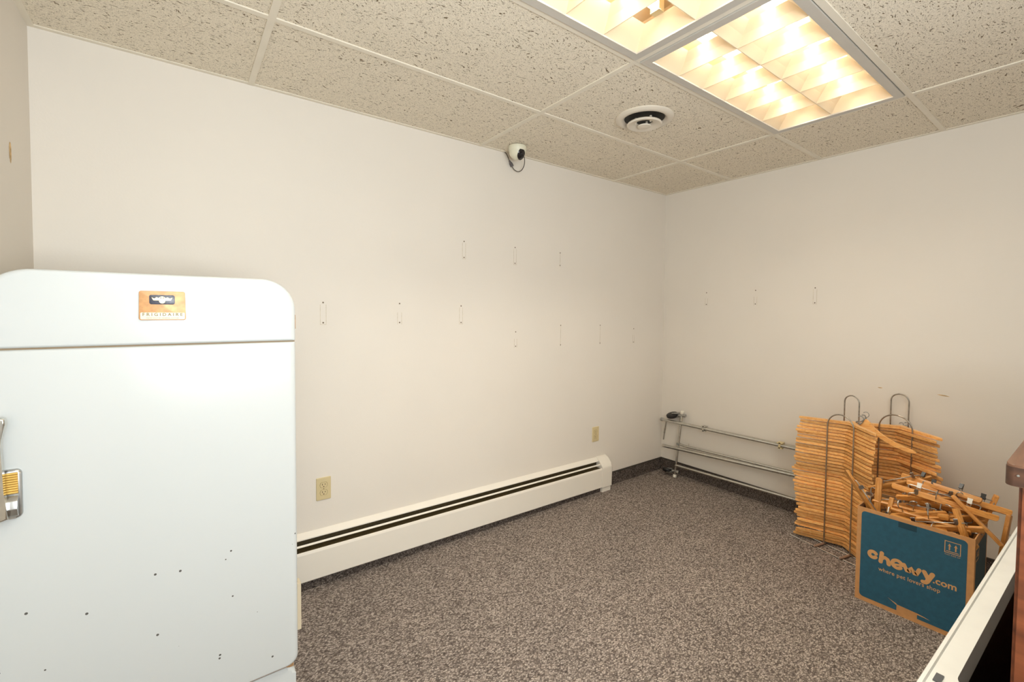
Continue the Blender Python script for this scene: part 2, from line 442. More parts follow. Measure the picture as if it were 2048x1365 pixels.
def oval(a, b, n=18, s=3):
    r = random.Random(s); return [(a*math.cos(2*PI*i/n)*r.uniform(.8, 1.1), b*math.sin(2*PI*i/n)*r.uniform(.8, 1.1)) for i in range(n)]
AXL = lambda y, z: Matrix.Translation((XL+.0006, y, z)) @ Matrix(((0, 0, 1, 0), (1, 0, 0, 0), (0, 1, 0, 0), (0, 0, 0, 1)))
AXR = lambda y, z: Matrix.Translation((-.0006, y, z)) @ Matrix(((0, 0, -1, 0), (-1, 0, 0, 0), (0, 1, 0, 0), (0, 0, 0, 1)))
blotch(wall_left, 'patch', oval(.012, .034), AXL(-.262, 1.885))
blotch(wall_right, 'patch', oval(.012, .0028, s=5), AXR(-1.571, .940))
blotch(wall_right, 'patch', oval(.026, .003, s=6), AXR(-1.861, .936) @ Matrix.Rotation(-.1, 4, 'Z'))

# ================================================================== ceiling lights
def ceiling_light(label, xc, yc):
    t = thing('ceiling_light', label, 'ceiling light', (xc, yc, H), group='recessed ceiling lights')
    w, d = TX-.030, TY-.030
    bm = bmesh.new()                                             # housing: open box above the ceiling
    t_ = .003; top = .125
    add_box(bm, (-w/2, -d/2, top), (w/2, d/2, top+t_))
    add_box(bm, (-w/2, -d/2, -.002), (-w/2+t_, d/2, top)); add_box(bm, (w/2-t_, -d/2, -.002), (w/2, d/2, top))
    add_box(bm, (-w/2+t_, -d/2, -.002), (w/2-t_, -d/2+t_, top)); add_box(bm, (-w/2+t_, d/2-t_, -.002), (w/2-t_, d/2, top))
    obj('housing', bm, 'louver', t, False)
    bm = bmesh.new(); f = .034; z0, z1 = -.010, .004             # hinged door frame
    add_box(bm, (-w/2, -d/2, z0), (w/2, -d/2+f, z1)); add_box(bm, (-w/2, d/2-f, z0), (w/2, d/2, z1))
    add_box(bm, (-w/2, -d/2+f, z0), (-w/2+f, d/2-f, z1)); add_box(bm, (w/2-f, -d/2+f, z0), (w/2, d/2-f, z1))
    obj('frame', bm, 'fixture', t, False)
    iw, idp = w-2*f, d-2*f
    bm = bmesh.new()                                             # parabolic louver blades
    def wedge(p, q, nx, ny, a, b_, za, zb):
        prof = [(-b_, zb), (-b_*.45, zb-.5*(zb-za)), (-a, za), (a, za), (b_*.45, zb-.5*(zb-za)), (b_, zb)]
        A = [bm.verts.new((p[0]+nx*s, p[1]+ny*s, z)) for s, z in prof]; B = [bm.verts.new((q[0]+nx*s, q[1]+ny*s, z)) for s, z in prof]
        n = len(prof)
        for i in range(n): bm.faces.new((A[i], A[(i+1) % n], B[(i+1) % n], B[i]))
        bm.faces.new(A[::-1]); bm.faces.new(B)
    for i in range(1, 6):
        x = -iw/2 + iw*i/6; wedge((x, -idp/2), (x, idp/2), 1, 0, .0015, .030, -.004, .066)
    wedge((-iw/2, 0), (iw/2, 0), 0, 1, .0015, .060, -.004, .066)
    for s in (-1, 1):                                            # sloped reflectors at the sides and the ends
        add_prism(bm, [(0, -.004), (.060, .066), (0, .066)], iw, Matrix.Translation((-iw/2, s*idp/2, 0)) @ Matrix(((0, 0, 1, 0), (-s, 0, 0, 0), (0, 1, 0, 0), (0, 0, 0, 1))))
        add_prism(bm, [(0, -.004), (.030, .066), (0, .066)], idp, Matrix.Translation((s*iw/2, -idp/2, 0)) @ Matrix(((-s, 0, 0, 0), (0, 0, 1, 0), (0, 1, 0, 0), (0, 0, 0, 1))))
    obj('louver', bm, 'louver', t, False)
    for s in (-1, 1):
        bm = bmesh.new(); add_tube(bm, [(-iw/2+.06, s*idp/4, .088), (iw/2-.06, s*idp/4, .088)], .0165, 12)
        tb = obj('lamp_tube', bm, 'tube', t)
        for e in (-1, 1):
            bm = bmesh.new(); add_box(bm, (e*(iw/2-.045)-.014, s*idp/4-.02, .066), (e*(iw/2-.045)+.014, s*idp/4+.02, .124))
            obj('lamp_socket', bm, 'cream_plastic', tb, False)
    return t
cl = ceiling_light('recessed ceiling light with glowing louver cells, nearer the right wall beside the vent', -GA-TX/2, (LY0+LY1)/2)
c2 = dup(cl, 'glowing recessed ceiling light farther from the right wall, cut off by the picture top')
c2.location = (-GA-1.5*TX, (LY0+LY1)/2, H)

# ================================================================== round ceiling vent
v = thing('ceiling_vent', 'round white ceiling vent with a dark throat beside the lit ceiling light', 'vent', (-1.425, -.888, H))
bm = bmesh.new(); add_lathe(bm, [(.150, .0), (.150, -.006), (.140, -.014), (.122, -.017), (.112, -.012), (.104, -.001)], 56)
obj('outer_ring', bm, 'vent', v)
bm = bmesh.new(); add_lathe(bm, [(.104, -.0022), (.0, -.0024)], 40); obj('throat', bm, 'throat', v)
bm = bmesh.new(); add_lathe(bm, [(.088, -.030), (.091, -.034), (.085, -.040), (.060, -.036), (.042, -.026), (.040, -.020), (.045, -.020), (.062, -.029), (.088, -.030)], 48)
obj('middle_cone', bm, 'vent', v)
bm = bmesh.new(); add_lathe(bm, [(0, -.032), (.010, -.034), (.034, -.042), (.033, -.047), (.012, -.050), (0, -.050)], 32)
for a in range(3):
    c, s = math.cos(a*2.1+.4), math.sin(a*2.1+.4)
    add_box(bm, (c*.045-.004, s*.045-.004, -.034), (c*.045+.004, s*.045+.004, .004))
obj('centre_disc', bm, 'vent', v)

# ================================================================== security camera
sc_ = thing('security_camera', 'small white dome security camera under the ceiling with a dangling dark cable', 'security camera', (-1.708, -.140, H-.004))
bm = bmesh.new(); add_lathe(bm, [(0, 0), (.055, 0), (.0565, -.004), (.0565, -.018), (.054, -.026), (.050, -.040)], 40); obj('base_ring', bm, 'cam_white', sc_)
bm = bmesh.new(); add_lathe(bm, [(.052, -.022)] + [(.0515*math.cos(a*PI/20), -.034-.047*math.sin(a*PI/20)) for a in range(0, 10)] + [(0, -.081)], 40)
ball = obj('dome', bm, 'cam_white', sc_)
d = Vector((.02, -.84, -.54)).normalized(); q = d.to_track_quat('Z', 'Y').to_matrix().to_4x4()
ctr = Vector((0, 0, -.034))
bm = bmesh.new(); prev = None; q3 = q.to_3x3()
for k in range(0, 9):
    rho = k/8; row = []
    for m_ in range(36):
        th = 2*PI*m_/36; lx = .027*rho*math.cos(th); ly = .036*rho*math.sin(th) ; lx += .010*(ly/.036)**2*(1 if ly < 0 else -.3)
        row.append(bm.verts.new(ctr + q3 @ Vector((lx, ly, math.sqrt(.0528**2-lx*lx-ly*ly)))))
    if prev:
        for m_ in range(36): bm.faces.new((prev[m_], prev[(m_+1) % 36], row[(m_+1) % 36], row[m_]))
    prev = row
bmesh.ops.remove_doubles(bm, verts=bm.verts[:], dist=1e-6)
obj('lens_window', bm, 'cam_lens', sc_)
bm = bmesh.new(); add_lathe(bm, [(0, .052), (.011, .052), (.012, .056), (.009, .0575), (0, .0565)], 20, Matrix.Translation(ctr) @ q); obj('lens', bm, 'rubber', sc_)
off = Vector(sc_.location)
cab = [Vector(p)-off for p in spline([(-1.716, -.006, 2.412), (-1.700, -.012, 2.398), (-1.682, -.014, 2.365), (-1.662, -.016, 2.332), (-1.645, -.020, 2.308), (-1.618, -.028, 2.298), (-1.597, -.04, 2.312), (-1.594, -.062, 2.346), (-1.618, -.088, 2.388), (-1.668, -.120, 2.401)])]
bm = bmesh.new(); add_tube(bm, cab, .0026, 8); cb = obj('cable', bm, 'cable', sc_)
bm = bmesh.new()
a, b_ = Vector((-1.681, -.015, 2.362))-off, Vector((-1.657, -.017, 2.325))-off
add_tube(bm, [a, a.lerp(b_, .35), a.lerp(b_, .45), b_.lerp(a, .05), b_], [.004, .0075, .0105, .0115, .005], 8)
obj('connector', bm, 'plug', cb)

# ================================================================== wall outlets
def outlet(label, x, z):
    t = thing('wall_outlet', label, 'wall outlet', (x, 0, z), group='wall outlets')
    AX = Matrix.Rotation(PI/2, 4, 'X')                             # local xy -> wall xz, local +z -> out of the wall
    bm = bmesh.new(); a, c, fs = add_prism(bm, rrect(.070, .1145, .003, 3), .006, AX)
    bmesh.ops.bevel(bm, geom=[e for e in fs[1].edges], offset=.0025, segments=3, profile=.6, affect='EDGES')
    obj('cover_plate', bm, 'cream_plastic', t)
    for s in (1, -1):
        bm = bmesh.new(); o = .0195*s
        pts = [(x_, max(-.0135, min(.0135, y_))) for x_, y_ in [(.0172*math.cos(2*PI*i/28), .0172*math.sin(2*PI*i/28)) for i in range(28)]]
        add_prism(bm, [(p[0]*1.1, p[1]*1.08+o) for p in pts], .0064, AX)
        r0 = obj('receptacle_rim', bm, 'cream_dark', t)
        bm = bmesh.new(); add_prism(bm, [(p[0], p[1]+o) for p in pts], .0072, AX)
        r = obj('receptacle', bm, 'cream_plastic', t)
        bm = bmesh.new()
        for sx, h in ((-.0065, .0085), (.0065, .0065)):
            add_prism(bm, [(sx-.0013, o+.003-h/2), (sx+.0013, o+.003-h/2), (sx+.0013, o+.003+h/2), (sx-.0013, o+.003+h/2)], .0076, AX)
        add_prism(bm, [(.0026*math.cos(2*PI*i/12), o-.008+.0026*math.sin(2*PI*i/12)) for i in range(12)], .0076, AX)
        obj('slot', bm, 'slot', r, False)
    bm = bmesh.new(); add_lathe(bm, [(.0028, .006), (.0028, .0068), (0, .007)], 14, AX); obj('screw', bm, 'cream_dark', t)
outlet('cream duplex wall outlet between the refrigerator and the heater, low on the long wall', -2.815, .4726)
outlet('cream duplex wall outlet above the far end of the heater, near the corner', -.838, .4394)

# ================================================================== baseboard heater
X0, X1 = -3.15, -.722
hl = thing('baseboard_heater', 'long white baseboard heater along the foot of the wall behind the refrigerator', 'heater', (0, 0, 0))
def run(bm, prof, xa, xb):                                          # profile in (y, z)
    add_prism(bm, prof, xb-xa, Matrix.Translation((xa, 0, 0)) @ Matrix(((0, 0, 1, 0), (1, 0, 0, 0), (0, 1, 0, 0), (0, 0, 0, 1))))
bm = bmesh.new(); run(bm, [(-.001, .03), (-.001, .268), (-.006, .269), (-.030, .246), (-.030, .241), (-.006, .262), (-.005, .03)], X0, X1-.11); obj('back_panel', bm, 'heater', hl, False)
bm = bmesh.new(); run(bm, [(-.070, .049), (-.0735, .053), (-.0735, .186), (-.070, .197), (-.066, .199), (-.067, .194), (-.070, .186), (-.070, .053)], X0, X1-.08); obj('front_panel', bm, 'heater', hl, False)
bm = bmesh.new(); run(bm, [(-.042, .224), (-.049, .2175), (-.0485, .2155), (-.041, .222)], X0, X1-.11); obj('damper', bm, 'heater', hl, False)
bm = bmesh.new(); add_box(bm, (X0, -.064, .075), (X1-.06, -.006, .195)); add_box(bm, (X0, -.0085, .18), (X1-.10, -.0055, .2585)); obj('fin_tube_and_dark_liner', bm, 'fins', hl, False)  # fin tube, plus dark liner added on the back panel as slot shade
bm = bmesh.new(); cap = [(-.001, .028), (-.001, .2715), (-.008, .2730), (-.016, .2700), (-.030, .2570), (-.050, .2350), (-.064, .2200), (-.073, .2080), (-.0765, .1980), (-.0775, .1850), (-.0775, .050), (-.073, .046)]
run(bm, cap, X1-.110, X1)
bmesh.ops.bevel(bm, geom=[e for e in bm.edges if all(abs(vt.co.x-X1) < 1e-5 for vt in e.verts)], offset=.012, segments=5, profile=.5, affect='EDGES')
obj('end_cap', bm, 'heater', hl, True, 35)
bm = bmesh.new(); add_box(bm, (X1-.105, -.070, .0), (X1-.012, -.030, .05)); obj('foot', bm, 'heater', hl, False)
bm = bmesh.new(); add_box(bm, (X0, -.050, -.01), (X1-.105, -.046, .060)); obj('toe_shade_strip', bm, 'carpet_base', hl, False)  # carpet-coloured strip added to stand for the shaded carpet under the heater
# the far end hangs a little lower than the end behind the refrigerator
hl.rotation_euler = (0, .0065, 0); hl.location = (0, 0, -.0165)

# ================================================================== refrigerator
fr = thing('refrigerator', 'old white enamel refrigerator with rounded top corners and a chrome latch handle', 'refrigerator', (-3.4295, -.80, 0))
FW, FT = .6915, 1.4822
AY = Matrix(((1, 0, 0, 0), (0, 0, 1, 0), (0, 1, 0, 0), (0, 0, 0, 1)))          # outline xz, extruded along +y
def slab(pts, y0, y1, bev, seg=5):
    bm = bmesh.new(); a, c, fs = add_prism(bm, pts, y1-y0, Matrix.Translation((0, y0, 0)) @ AY)
    if bev: bmesh.ops.bevel(bm, geom=list(fs[0].edges), offset=bev, segments=seg, profile=.5, affect='EDGES')
    return bm
R_ = .098
def soft_slab(w, h, rs, cz, y0, y1, dx, dz, dy, seg=6):
    """front slab whose sides turn back over dx, dz in plan and dy in depth."""
    bm = bmesh.new(); loops = []
    prof = [(1, 1)] + [(1-math.sin(PI/2*k/seg), 1-math.cos(PI/2*k/seg)) for k in range(1, seg+1)] if False else [(1-math.sin(PI/2*k/seg), 1-math.cos(PI/2*k/seg)) for k in range(seg+1)]
    for a, t in [(p[1], p[0]) for p in prof][::-1]:
        L_ = rrect(w-2*dx*a, h-2*dz*a, [max(.0012, q-a*min(dx, dz)) for q in rs], 16, 0, cz)
        loops.append([bm.verts.new((p[0], y0 + dy*t, p[1])) for p in L_])
    L_ = rrect(w, h, rs, 16, 0, cz); loops.append([bm.verts.new((p[0], y1, p[1])) for p in L_])
    for A, B in zip(loops, loops[1:]):
        n = len(A)
        for k in range(n): bm.faces.new((A[k], A[(k+1) % n], B[(k+1) % n], B[k]))
    bm.faces.new(loops[0]); bm.faces.new(loops[-1][::-1])
    return bm
obj('cabinet', slab(rrect(FW-.012, FT-.004-.10, [.01, .01, R_, R_], 14, 0, .10+(FT-.104)/2), .046, .66, .004), 'enamel', fr)
obj('header_panel', soft_slab(FW, FT-1.2835, [.004, .004, R_, R_], (FT+1.2835)/2, 0, .05, .018, .007, .012), 'enamel', fr)
door = obj('door', soft_slab(FW, 1.2800-.192, [.030, .030, .004, .004], (1.2800+.192)/2, 0, .05, .018, .007, .012), 'enamel', fr)
obj('door_seam', box_bm((-FW/2+.008, .010, 1.274), (FW/2-.002, .05, 1.287)), 'seam', fr, False)
obj('door_gasket', slab(rrect(FW-.02, 1.09, .02, 6, 0, .735), .049, .06, 0), 'cream_gasket', fr)
obj('base_panel', slab(rrect(FW-.012, .182, [.01, .01, .03, .03], 6, 0, .093), .012, .64, .012), 'enamel', fr)
obj('base_seam', box_bm((-FW/2+.012, .016, .178), (FW/2-.012, .05, .200)), 'rust', fr, False)
# hinges on the hidden edge
bm = bmesh.new(); add_box(bm, (FW/2-.004, .022, 1.322), (FW/2+.0035, .045, 1.368)); obj('upper_hinge', bm, 'rust', fr, False)
bm = bmesh.new(); add_box(bm, (FW/2-.004, .022, .292), (FW/2+.0135, .06, .452)); obj('hinge_cover', bm, 'cream_gasket', fr, False)
# badge
bx, bz = -3.4243+3.4295, 1.3937
AB = lambda x, z: Matrix.Translation((x, 0, z)) @ Matrix.Rotation(PI/2, 4, 'X')   # local z comes out of the door (-y)
def plate(pts, d, ax, bev=.001):
    bm = bmesh.new(); a, c, fs = add_prism(bm, pts, d, ax)
    if bev: bmesh.ops.bevel(bm, geom=list(fs[1].edges), offset=bev, segments=2, profile=.6, affect='EDGES')
    return bm
bp_ = rrect(.103, .081, .005, 4); bp_ = [(x*(1+.03*(-y/.04)*.5), y - (.003*(1-(x/.051)**2) if y < 0 else 0)) for x, y in bp_]
badge = obj('badge', plate(bp_, .006, AB(bx, bz)), 'badge_wood', fr)
obj('badge_inset', plate(rrect(.0565, .0265, .005, 4), .0072, AB(bx-.001, bz+.0165), .0006), 'badge_dark', badge)
bm = bmesh.new()                                                    # raised gilt wings and shield
axw = AB(bx-.001, bz+.0165)
for s in (-1, 1):
    add_prism(bm, [(s*.004, -.002), (s*.019, -.002), (s*.023, .006), (s*.017, .003), (s*.012, .007), (s*.008, .0045), (s*.004, .008)], .0086, axw)
add_prism(bm, [(.0068*math.cos(2*PI*i/24), -.0035+.0068*math.sin(2*PI*i/24)) for i in range(24)], .0098, axw)
add_prism(bm, [(-.002, .004), (.002, .004), (.0028, .009), (-.0028, .009)], .009, axw)
obj('badge_emblem', bm, 'badge_gold', badge, True, 30)
sp_ = rrect(.0985, .0190, .003, 4); sp_ = [(x, y - (.0028*(1-(x/.049)**2) if y < 0 else 0)) for x, y in sp_]
obj('badge_name_strip', plate(sp_, .0068, AB(bx+.0003, bz-.0292), .0005), 'badge_strip', badge)
def put_text(s, size, ax, mat, parent, name='lettering', off=0., space=1., depth=.0008, sx=1.):
    bm = text_bm(s, size, off, depth, 'CENTER', space)
    for vt in bm.verts: vt.co = ax @ Vector((vt.co.x*sx, vt.co.y, vt.co.z))
    return obj(name, bm, mat, parent, False)
put_text('FRIGIDAIRE', .0118, AB(bx, bz-.0290) @ Matrix.Translation((0, 0, .0069)), 'badge_text', badge, space=1.55, off=.0003)
put_text('MADE ONLY BY GENERAL MOTORS', .0042, AB(bx, bz-.0364) @ Matrix.Translation((0, 0, .0069)), 'badge_text', badge, space=1.1)
# latch handle: escutcheon plate, gilt ribbed insert, lever and thumb piece
hx = -3.7 + 3.4295
es = slab(rrect(.062, .122, .011, 5, hx-.0345, .9255), -.010, .004, .005, 3)
hd = obj('latch_plate', es, 'chrome', fr)
bm = bmesh.new()
for i in range(9):
    z = .979 - .0058*i
    add_tube(bm, [(hx-.0440, -.0105, z-.0028), (hx-.0090, -.0105, z-.0028)], .0032, 8)
obj('ribbed_insert', bm, 'gold', hd)
bm = bmesh.new(); add_prism(bm, [(-.006, .868), (-.006, .9195), (-.016, .923), (-.026, .912), (-.030, .893), (-.024, .876)], .024, Matrix.Translation((hx-.032, 0, 0)) @ Matrix(((0, 0, 1, 0), (1, 0, 0, 0), (0, 1, 0, 0), (0, 0, 0, 1))))
bmesh.ops.bevel(bm, geom=bm.edges[:], offset=.002, segments=2, profile=.6, affect='EDGES')
obj('thumb_latch', bm, 'chrome', hd)
LVX = .006
lev = [(-.052, .866), (-.0275, .874), (-.0300, .905), (-.0335, .940), (-.0345, .985), (-.0365, 1.050), (-.0350, 1.070), (-.0275, 1.105), (-.0285, 1.117), (-.036, 1.121), (-.055, 1.119), (-.060, 1.105), (-.058, 1.06), (-.056, .98)]
bm = bmesh.new(); a, c, fs = add_prism(bm, [(hx+LVX+p[0], p[1]) for p in lev], .018, Matrix.Translation((0, -.040, 0)) @ AY)
bmesh.ops.bevel(bm, geom=list(fs[0].edges), offset=.004, segments=3, profile=.6, affect='EDGES')
obj('lever', bm, 'zinc', hd)
bm = bmesh.new(); add_box(bm, (hx-.056, -.024, .872), (hx-.036, .0, .900)); obj('lever_pivot', bm, 'chrome', hd, False)

# ================================================================== folded garment rack against the right wall
gr = thing('garment_rack', 'folded chrome garment rack lying against the right wall by the corner', 'garment rack', (0, 0, 0))
def lerp_post(z, y0=-.2112): return (-.100+.062*(z/.556), y0-.021*(z/.556), z)
for y0 in (-.2112, -1.315):
    bm = bmesh.new(); add_tube(bm, [lerp_post(.012, y0), lerp_post(.548, y0)], .0098, 12); p = obj('end_post', bm, 'zinc', gr)
    bm = bmesh.new(); add_tube(bm, [lerp_post(.0005, y0), lerp_post(.006, y0), lerp_post(.022, y0), lerp_post(.026, y0)], [.011, .0155, .015, .011], 14); obj('end_plug', bm, 'white_plastic', p)
    bm = bmesh.new(); add_tube(bm, [lerp_post(.534, y0), lerp_post(.540, y0), lerp_post(.556, y0), lerp_post(.561, y0)], [.011, .0155, .015, .010], 14); obj('end_plug', bm, 'white_plastic', p)
    if y0 > -1:
        for z, yo, zo in ((.523, .092, -.016), (.052, .080, -.012)):
            c = Vector(lerp_post(z, y0)); wc = c + Vector((.000, yo, zo))
            axis = Vector((-.30, .10, .93)).normalized() if z > .3 else Vector((.5, .1, .85)).normalized()
            qq = Matrix.Translation(wc) @ axis.to_track_quat('Z', 'Y').to_matrix().to_4x4()
            bm = bmesh.new(); add_lathe(bm, [(0, -.012), (.020, -.013), (.044, -.013), (.050, -.008), (.050, .008), (.044, .013), (.020, .013), (0, .012)] if z > .3 else [(0, -.012), (.018, -.012), (.034, -.012), (.038, -.007), (.038, .007), (.034, .012), (.018, .012), (0, .012)], 28, qq)
            cs = obj('caster', bm, 'rubber', gr)
            bm = bmesh.new(); add_tube(bm, [c + Vector((0, -.030, .002)), c + Vector((0, .030, -.004))], .011, 10)
            add_tube(bm, [c + Vector((-.004, .022, .010)), wc + axis*.016], [.011, .006], 8); add_tube(bm, [c + Vector((-.004, .022, -.012)), wc - axis*.016], [.011, .006], 8)
            add_tube(bm, [c + Vector((0, -.036, .002)), c + Vector((0, -.024, .002))], .014, 6)
            obj('caster_fork', bm, 'chrome', cs)
bm = bmesh.new(); add_tube(bm, [(-.0735, -.062, .459), (-.0735, -1.34, .470)],   .0128, 12); hb = obj('hanging_bar', bm, 'zinc', gr)
bm = bmesh.new(); add_tube(bm, [(-.050, -.30, .462), (-.048, -1.34, .476)], .0070, 10); obj('inner_bar', bm, 'zinc', gr)
bm = bmesh.new(); add_tube(bm, [(-.0735, -.0995, .452), (-.074, -.088, .375), (-.0735, -.083, .345)], .0078, 10)
add_tube(bm, [(-.0735, -.083, .345), (-.073, -.0755, .288)], .0055, 10); obj('drop_pin', bm, 'zinc', hb)
bm = bmesh.new(); add_lathe(bm, [(0, -.014), (.013, -.014), (.016, -.010), (.016, .010), (.013, .014), (0, .014)], 16, Matrix.Translation((-.0735, -.060, .460)) @ Matrix.Rotation(PI/2, 4, 'X')); obj('bar_knuckle', bm, 'chrome', hb)
for y, mt in ((-.455, 'zinc'), (-1.035, 'cream_plastic')):
    z = .4596 + (-y-.06)*.0086
    bm = bmesh.new(); add_box(bm, (-.088, y-.018, z+.012), (-.045, y+.018, z+.021)); add_box(bm, (-.088, y-.016, z-.022), (-.055, y+.010, z-.013)); add_box(bm, (-.088, y-.006, z-.02), (-.0848, y+.006, z+.02))
    obj('clamp', bm, mt, hb, False)
bm = bmesh.new(); add_tube(bm, [(-.089, -.082, .240), (-.090, -1.145, .290)], .0132, 12); obj('middle_bar', bm, 'zinc', gr)
bm = bmesh.new(); add_tube(bm, [(-.068, -.222, .282), (-.070, -.30, .279), (-.070, -1.33, .305)], .0088, 10)
add_tube(bm, [(-.070, -.320, .285), (-.066, -.318, .308)], .0028, 6); obj('folding_bar', bm, 'zinc', gr)
bm = bmesh.new(); add_tube(bm, [(-.045, -.25, .27), (-.045, -1.33, .297)], .0075, 10); obj('rear_bar', bm, 'steel_wire', gr)
bm = bmesh.new(); add_lathe(bm, [(0, -.013), (.012, -.013), (.015, 0), (.012, .013), (0, .013)], 14, Matrix.Translation((-.069, -.221, .283)) @ Matrix.Rotation(PI/2, 4, 'Y')); obj('folding_joint', bm, 'chrome', gr)
bm = bmesh.new(); add_tube(bm, [(-.089, -.212, .102), (-.085, -1.33, .128)], .0104, 12); obj('lower_bar', bm, 'zinc', gr)

# ================================================================== clothes hangers
def hanger_outline(sag=0.):
    top, bot = [], []
    xs_ = [0, .008, .018, .028, .038, .05, .065, .085, .11, .135, .16, .178, .183, .188, .194, .206, .216, .2225]
    for x in xs_:
        b = -.555*math.sqrt(x*x + .0025**2) + .0014 - sag*math.sin(PI*x/.2225)
        if x < .06: dep = .0300 + .0235*(.5+.5*math.cos(PI*min(1, x/.055)))
        else: dep = .0300 - .010*(x-.06)/.16
        t = b + dep
        if .178 < x < .196: t -= .0035*math.sin(PI*(x-.178)/.018)
        if x > .205: t -= .010*((x-.205)/.0175)**2; b += .006*((x-.205)/.0175)**2
        top.append((x, t)); bot.append((x, b))
    right = bot + top[::-1]
    pts = [(-x, y) for x, y in bot[:0:-1]] + bot + top[::-1] + [(-x, y) for x, y in top[1:]]
    return pts
HT = .0148
def hanger_mesh_bm(sag=0.):
    bm = bmesh.new(); pts = hanger_outline(sag)
    # strips rather than one concave ngon keep the faces clean
    n = len(pts)//2
    a, c, fs = add_prism(bm, pts, HT, Matrix.Translation((0, 0, -HT/2)))
    e = set(fs[0].edges) | set(fs[1].edges)
    bmesh.ops.bevel(bm, geom=list(e), offset=.0024, segments=2, profile=.5, affect='EDGES')
    bmesh.ops.triangulate(bm, faces=[f for f in bm.faces if len(f.verts) > 4])
    return bm
def hook_bm(r=.0155, stem=.010):
    pts = [(0, -.004, 0), (0, stem*.5, 0), (0, stem, 0)]
    cy = stem + r
    pts += [(r*math.cos(math.radians(a)), cy + r*math.sin(math.radians(a)), 0) for a in range(-90, 150, 20)]
    bm = bmesh.new(); add_tube(bm, pts, .0020, 6)
    bmesh.ops.create_uvsphere(bm, u_segments=8, v_segments=6, radius=.0026, matrix=Matrix.Translation(pts[-1]))
    return bm
proto = thing('clothes_hanger', 'x', 'hanger')
obj('hanger_body', hanger_mesh_bm(), 'bamboo', proto, True, 35)
hk = obj('hook', hook_bm(), 'chrome', proto); hk.location = (0, .0530, 0)

def stack(n, base, ang, z0, pitch, who, seed, hooks_up, skew):
    r = random.Random(seed)
    u = Vector((math.cos(ang), math.sin(ang), 0)); nn = Vector((-math.sin(ang), math.cos(ang), 0))
    for i in range(n):
        k = n-1-i                                                     # k = 0 is the bottom hanger
        h = dup(proto)
        ju = r.gauss(0, .0065); 
        if r.random() < .16: ju += r.choice((-1, 1))*r.uniform(.010, .019)
        jn = r.uniform(-.002, .006)
        drift = skew(k/(n-1))
        p = Vector(base) + u*(ju+drift[0]) + nn*(jn+drift[1])
        h.location = (p.x, p.y, z0 + k*pitch + HT/2)
        h.rotation_euler = (r.uniform(-.010, .010), r.uniform(-.011, .011), ang + r.uniform(-.03, .03) + drift[2])
        far = 'wooden clothes hanger lying flat, ' + ordinal(i) + (' in the ' + who if i < n-1 else ' and lowest in the ' + who)
        h['label'] = far; h['group'] = 'wooden hangers in the ' + who
        c = [x for x in h.children if x.name.startswith('hook')][0]
        if i < hooks_up: c.rotation_euler = (0, r.uniform(-.9, .9), 0)
        else: c.rotation_euler = (0, r.choice((0, PI)), 0)
        if i < hooks_up:
            c.rotation_euler = (r.uniform(.35, 1.15), r.uniform(-.6, .6), r.uniform(-.4, .4)); c.scale = (1.25, 1.7, 1.25) if base[0] < -.2 else (1, 1.1, 1)
A1 = math.radians(-103.06); A2 = math.radians(-95)
def skew1(t):
    a = .010*math.sin(t*7.0) - .004
    if t > .94: a += .016
    return (a, .004*math.sin(t*11), .035*math.sin(t*5+1) - (.03 if t > .94 else 0))
def skew2(t): return (.008*math.sin(t*9+2), .0, .03*math.sin(t*6))
stack(39, (-.295, -1.495, 0), A1, .014, .0191, 'near stack', 11, 7, skew1)
stack(39, (-.108, -1.690, 0), A2, .014, .0188, 'stack by the wall', 23, 2, skew2)
# the loose one tucked between the stacks
h = dup(proto, 'lone pale wooden clothes hanger standing upright between the two hanger stacks', 'loose hanger')
for c in list(h.children):
    if c.name.startswith('hanger_body'): bpy.data.objects.remove(c)
obj('hanger_body', hanger_mesh_bm(.020), 'bamboo', h, True, 35)
h.rotation_euler = (Matrix.Rotation(math.radians(-99), 4, 'Z') @ Matrix.Rotation(math.radians(84), 4, 'X') @ Matrix.Rotation(math.radians(9), 4, 'Z')).to_euler()
h.location = (-.236, -1.578, .7260)
for ch in proto.children_recursive: bpy.data.objects.remove(ch)
bpy.data.objects.remove(proto)

# wire stacking racks that hold the two piles
def loop(c, ang, w, zt, foot, r=.0038):
    u = Vector((math.cos(ang), math.sin(ang), 0)); nn = Vector((-math.sin(ang), math.cos(ang), 0)); c = Vector(c)
    bm = bmesh.new(); pts = []
    pts.append(c - u*w/2 + nn*foot + Vector((0, 0, .008))); pts.append(c - u*w/2 + nn*foot*.1 + Vector((0, 0, .008))); pts.append(c - u*w/2 + Vector((0, 0, .014)))
    for i in range(6): pts.append(c - u*w/2 + Vector((0, 0, .03 + (zt-w/2-.03)*i/5)))
    for i in range(1, 16): a = PI - PI*i/16; pts.append(c + u*(w/2*math.cos(a)) + Vector((0, 0, zt-w/2 + w/2*math.sin(a))))
    for i in range(6): pts.append(c + u*w/2 + Vector((0, 0, zt-w/2 - (zt-w/2-.03)*i/5)))
    pts.append(c + u*w/2 + Vector((0, 0, .014))); pts.append(c + u*w/2 + nn*foot*.1 + Vector((0, 0, .008))); pts.append(c + u*w/2 + nn*foot + Vector((0, 0, .008)))
    add_tube(bm, pts, r, 10)
    return bm
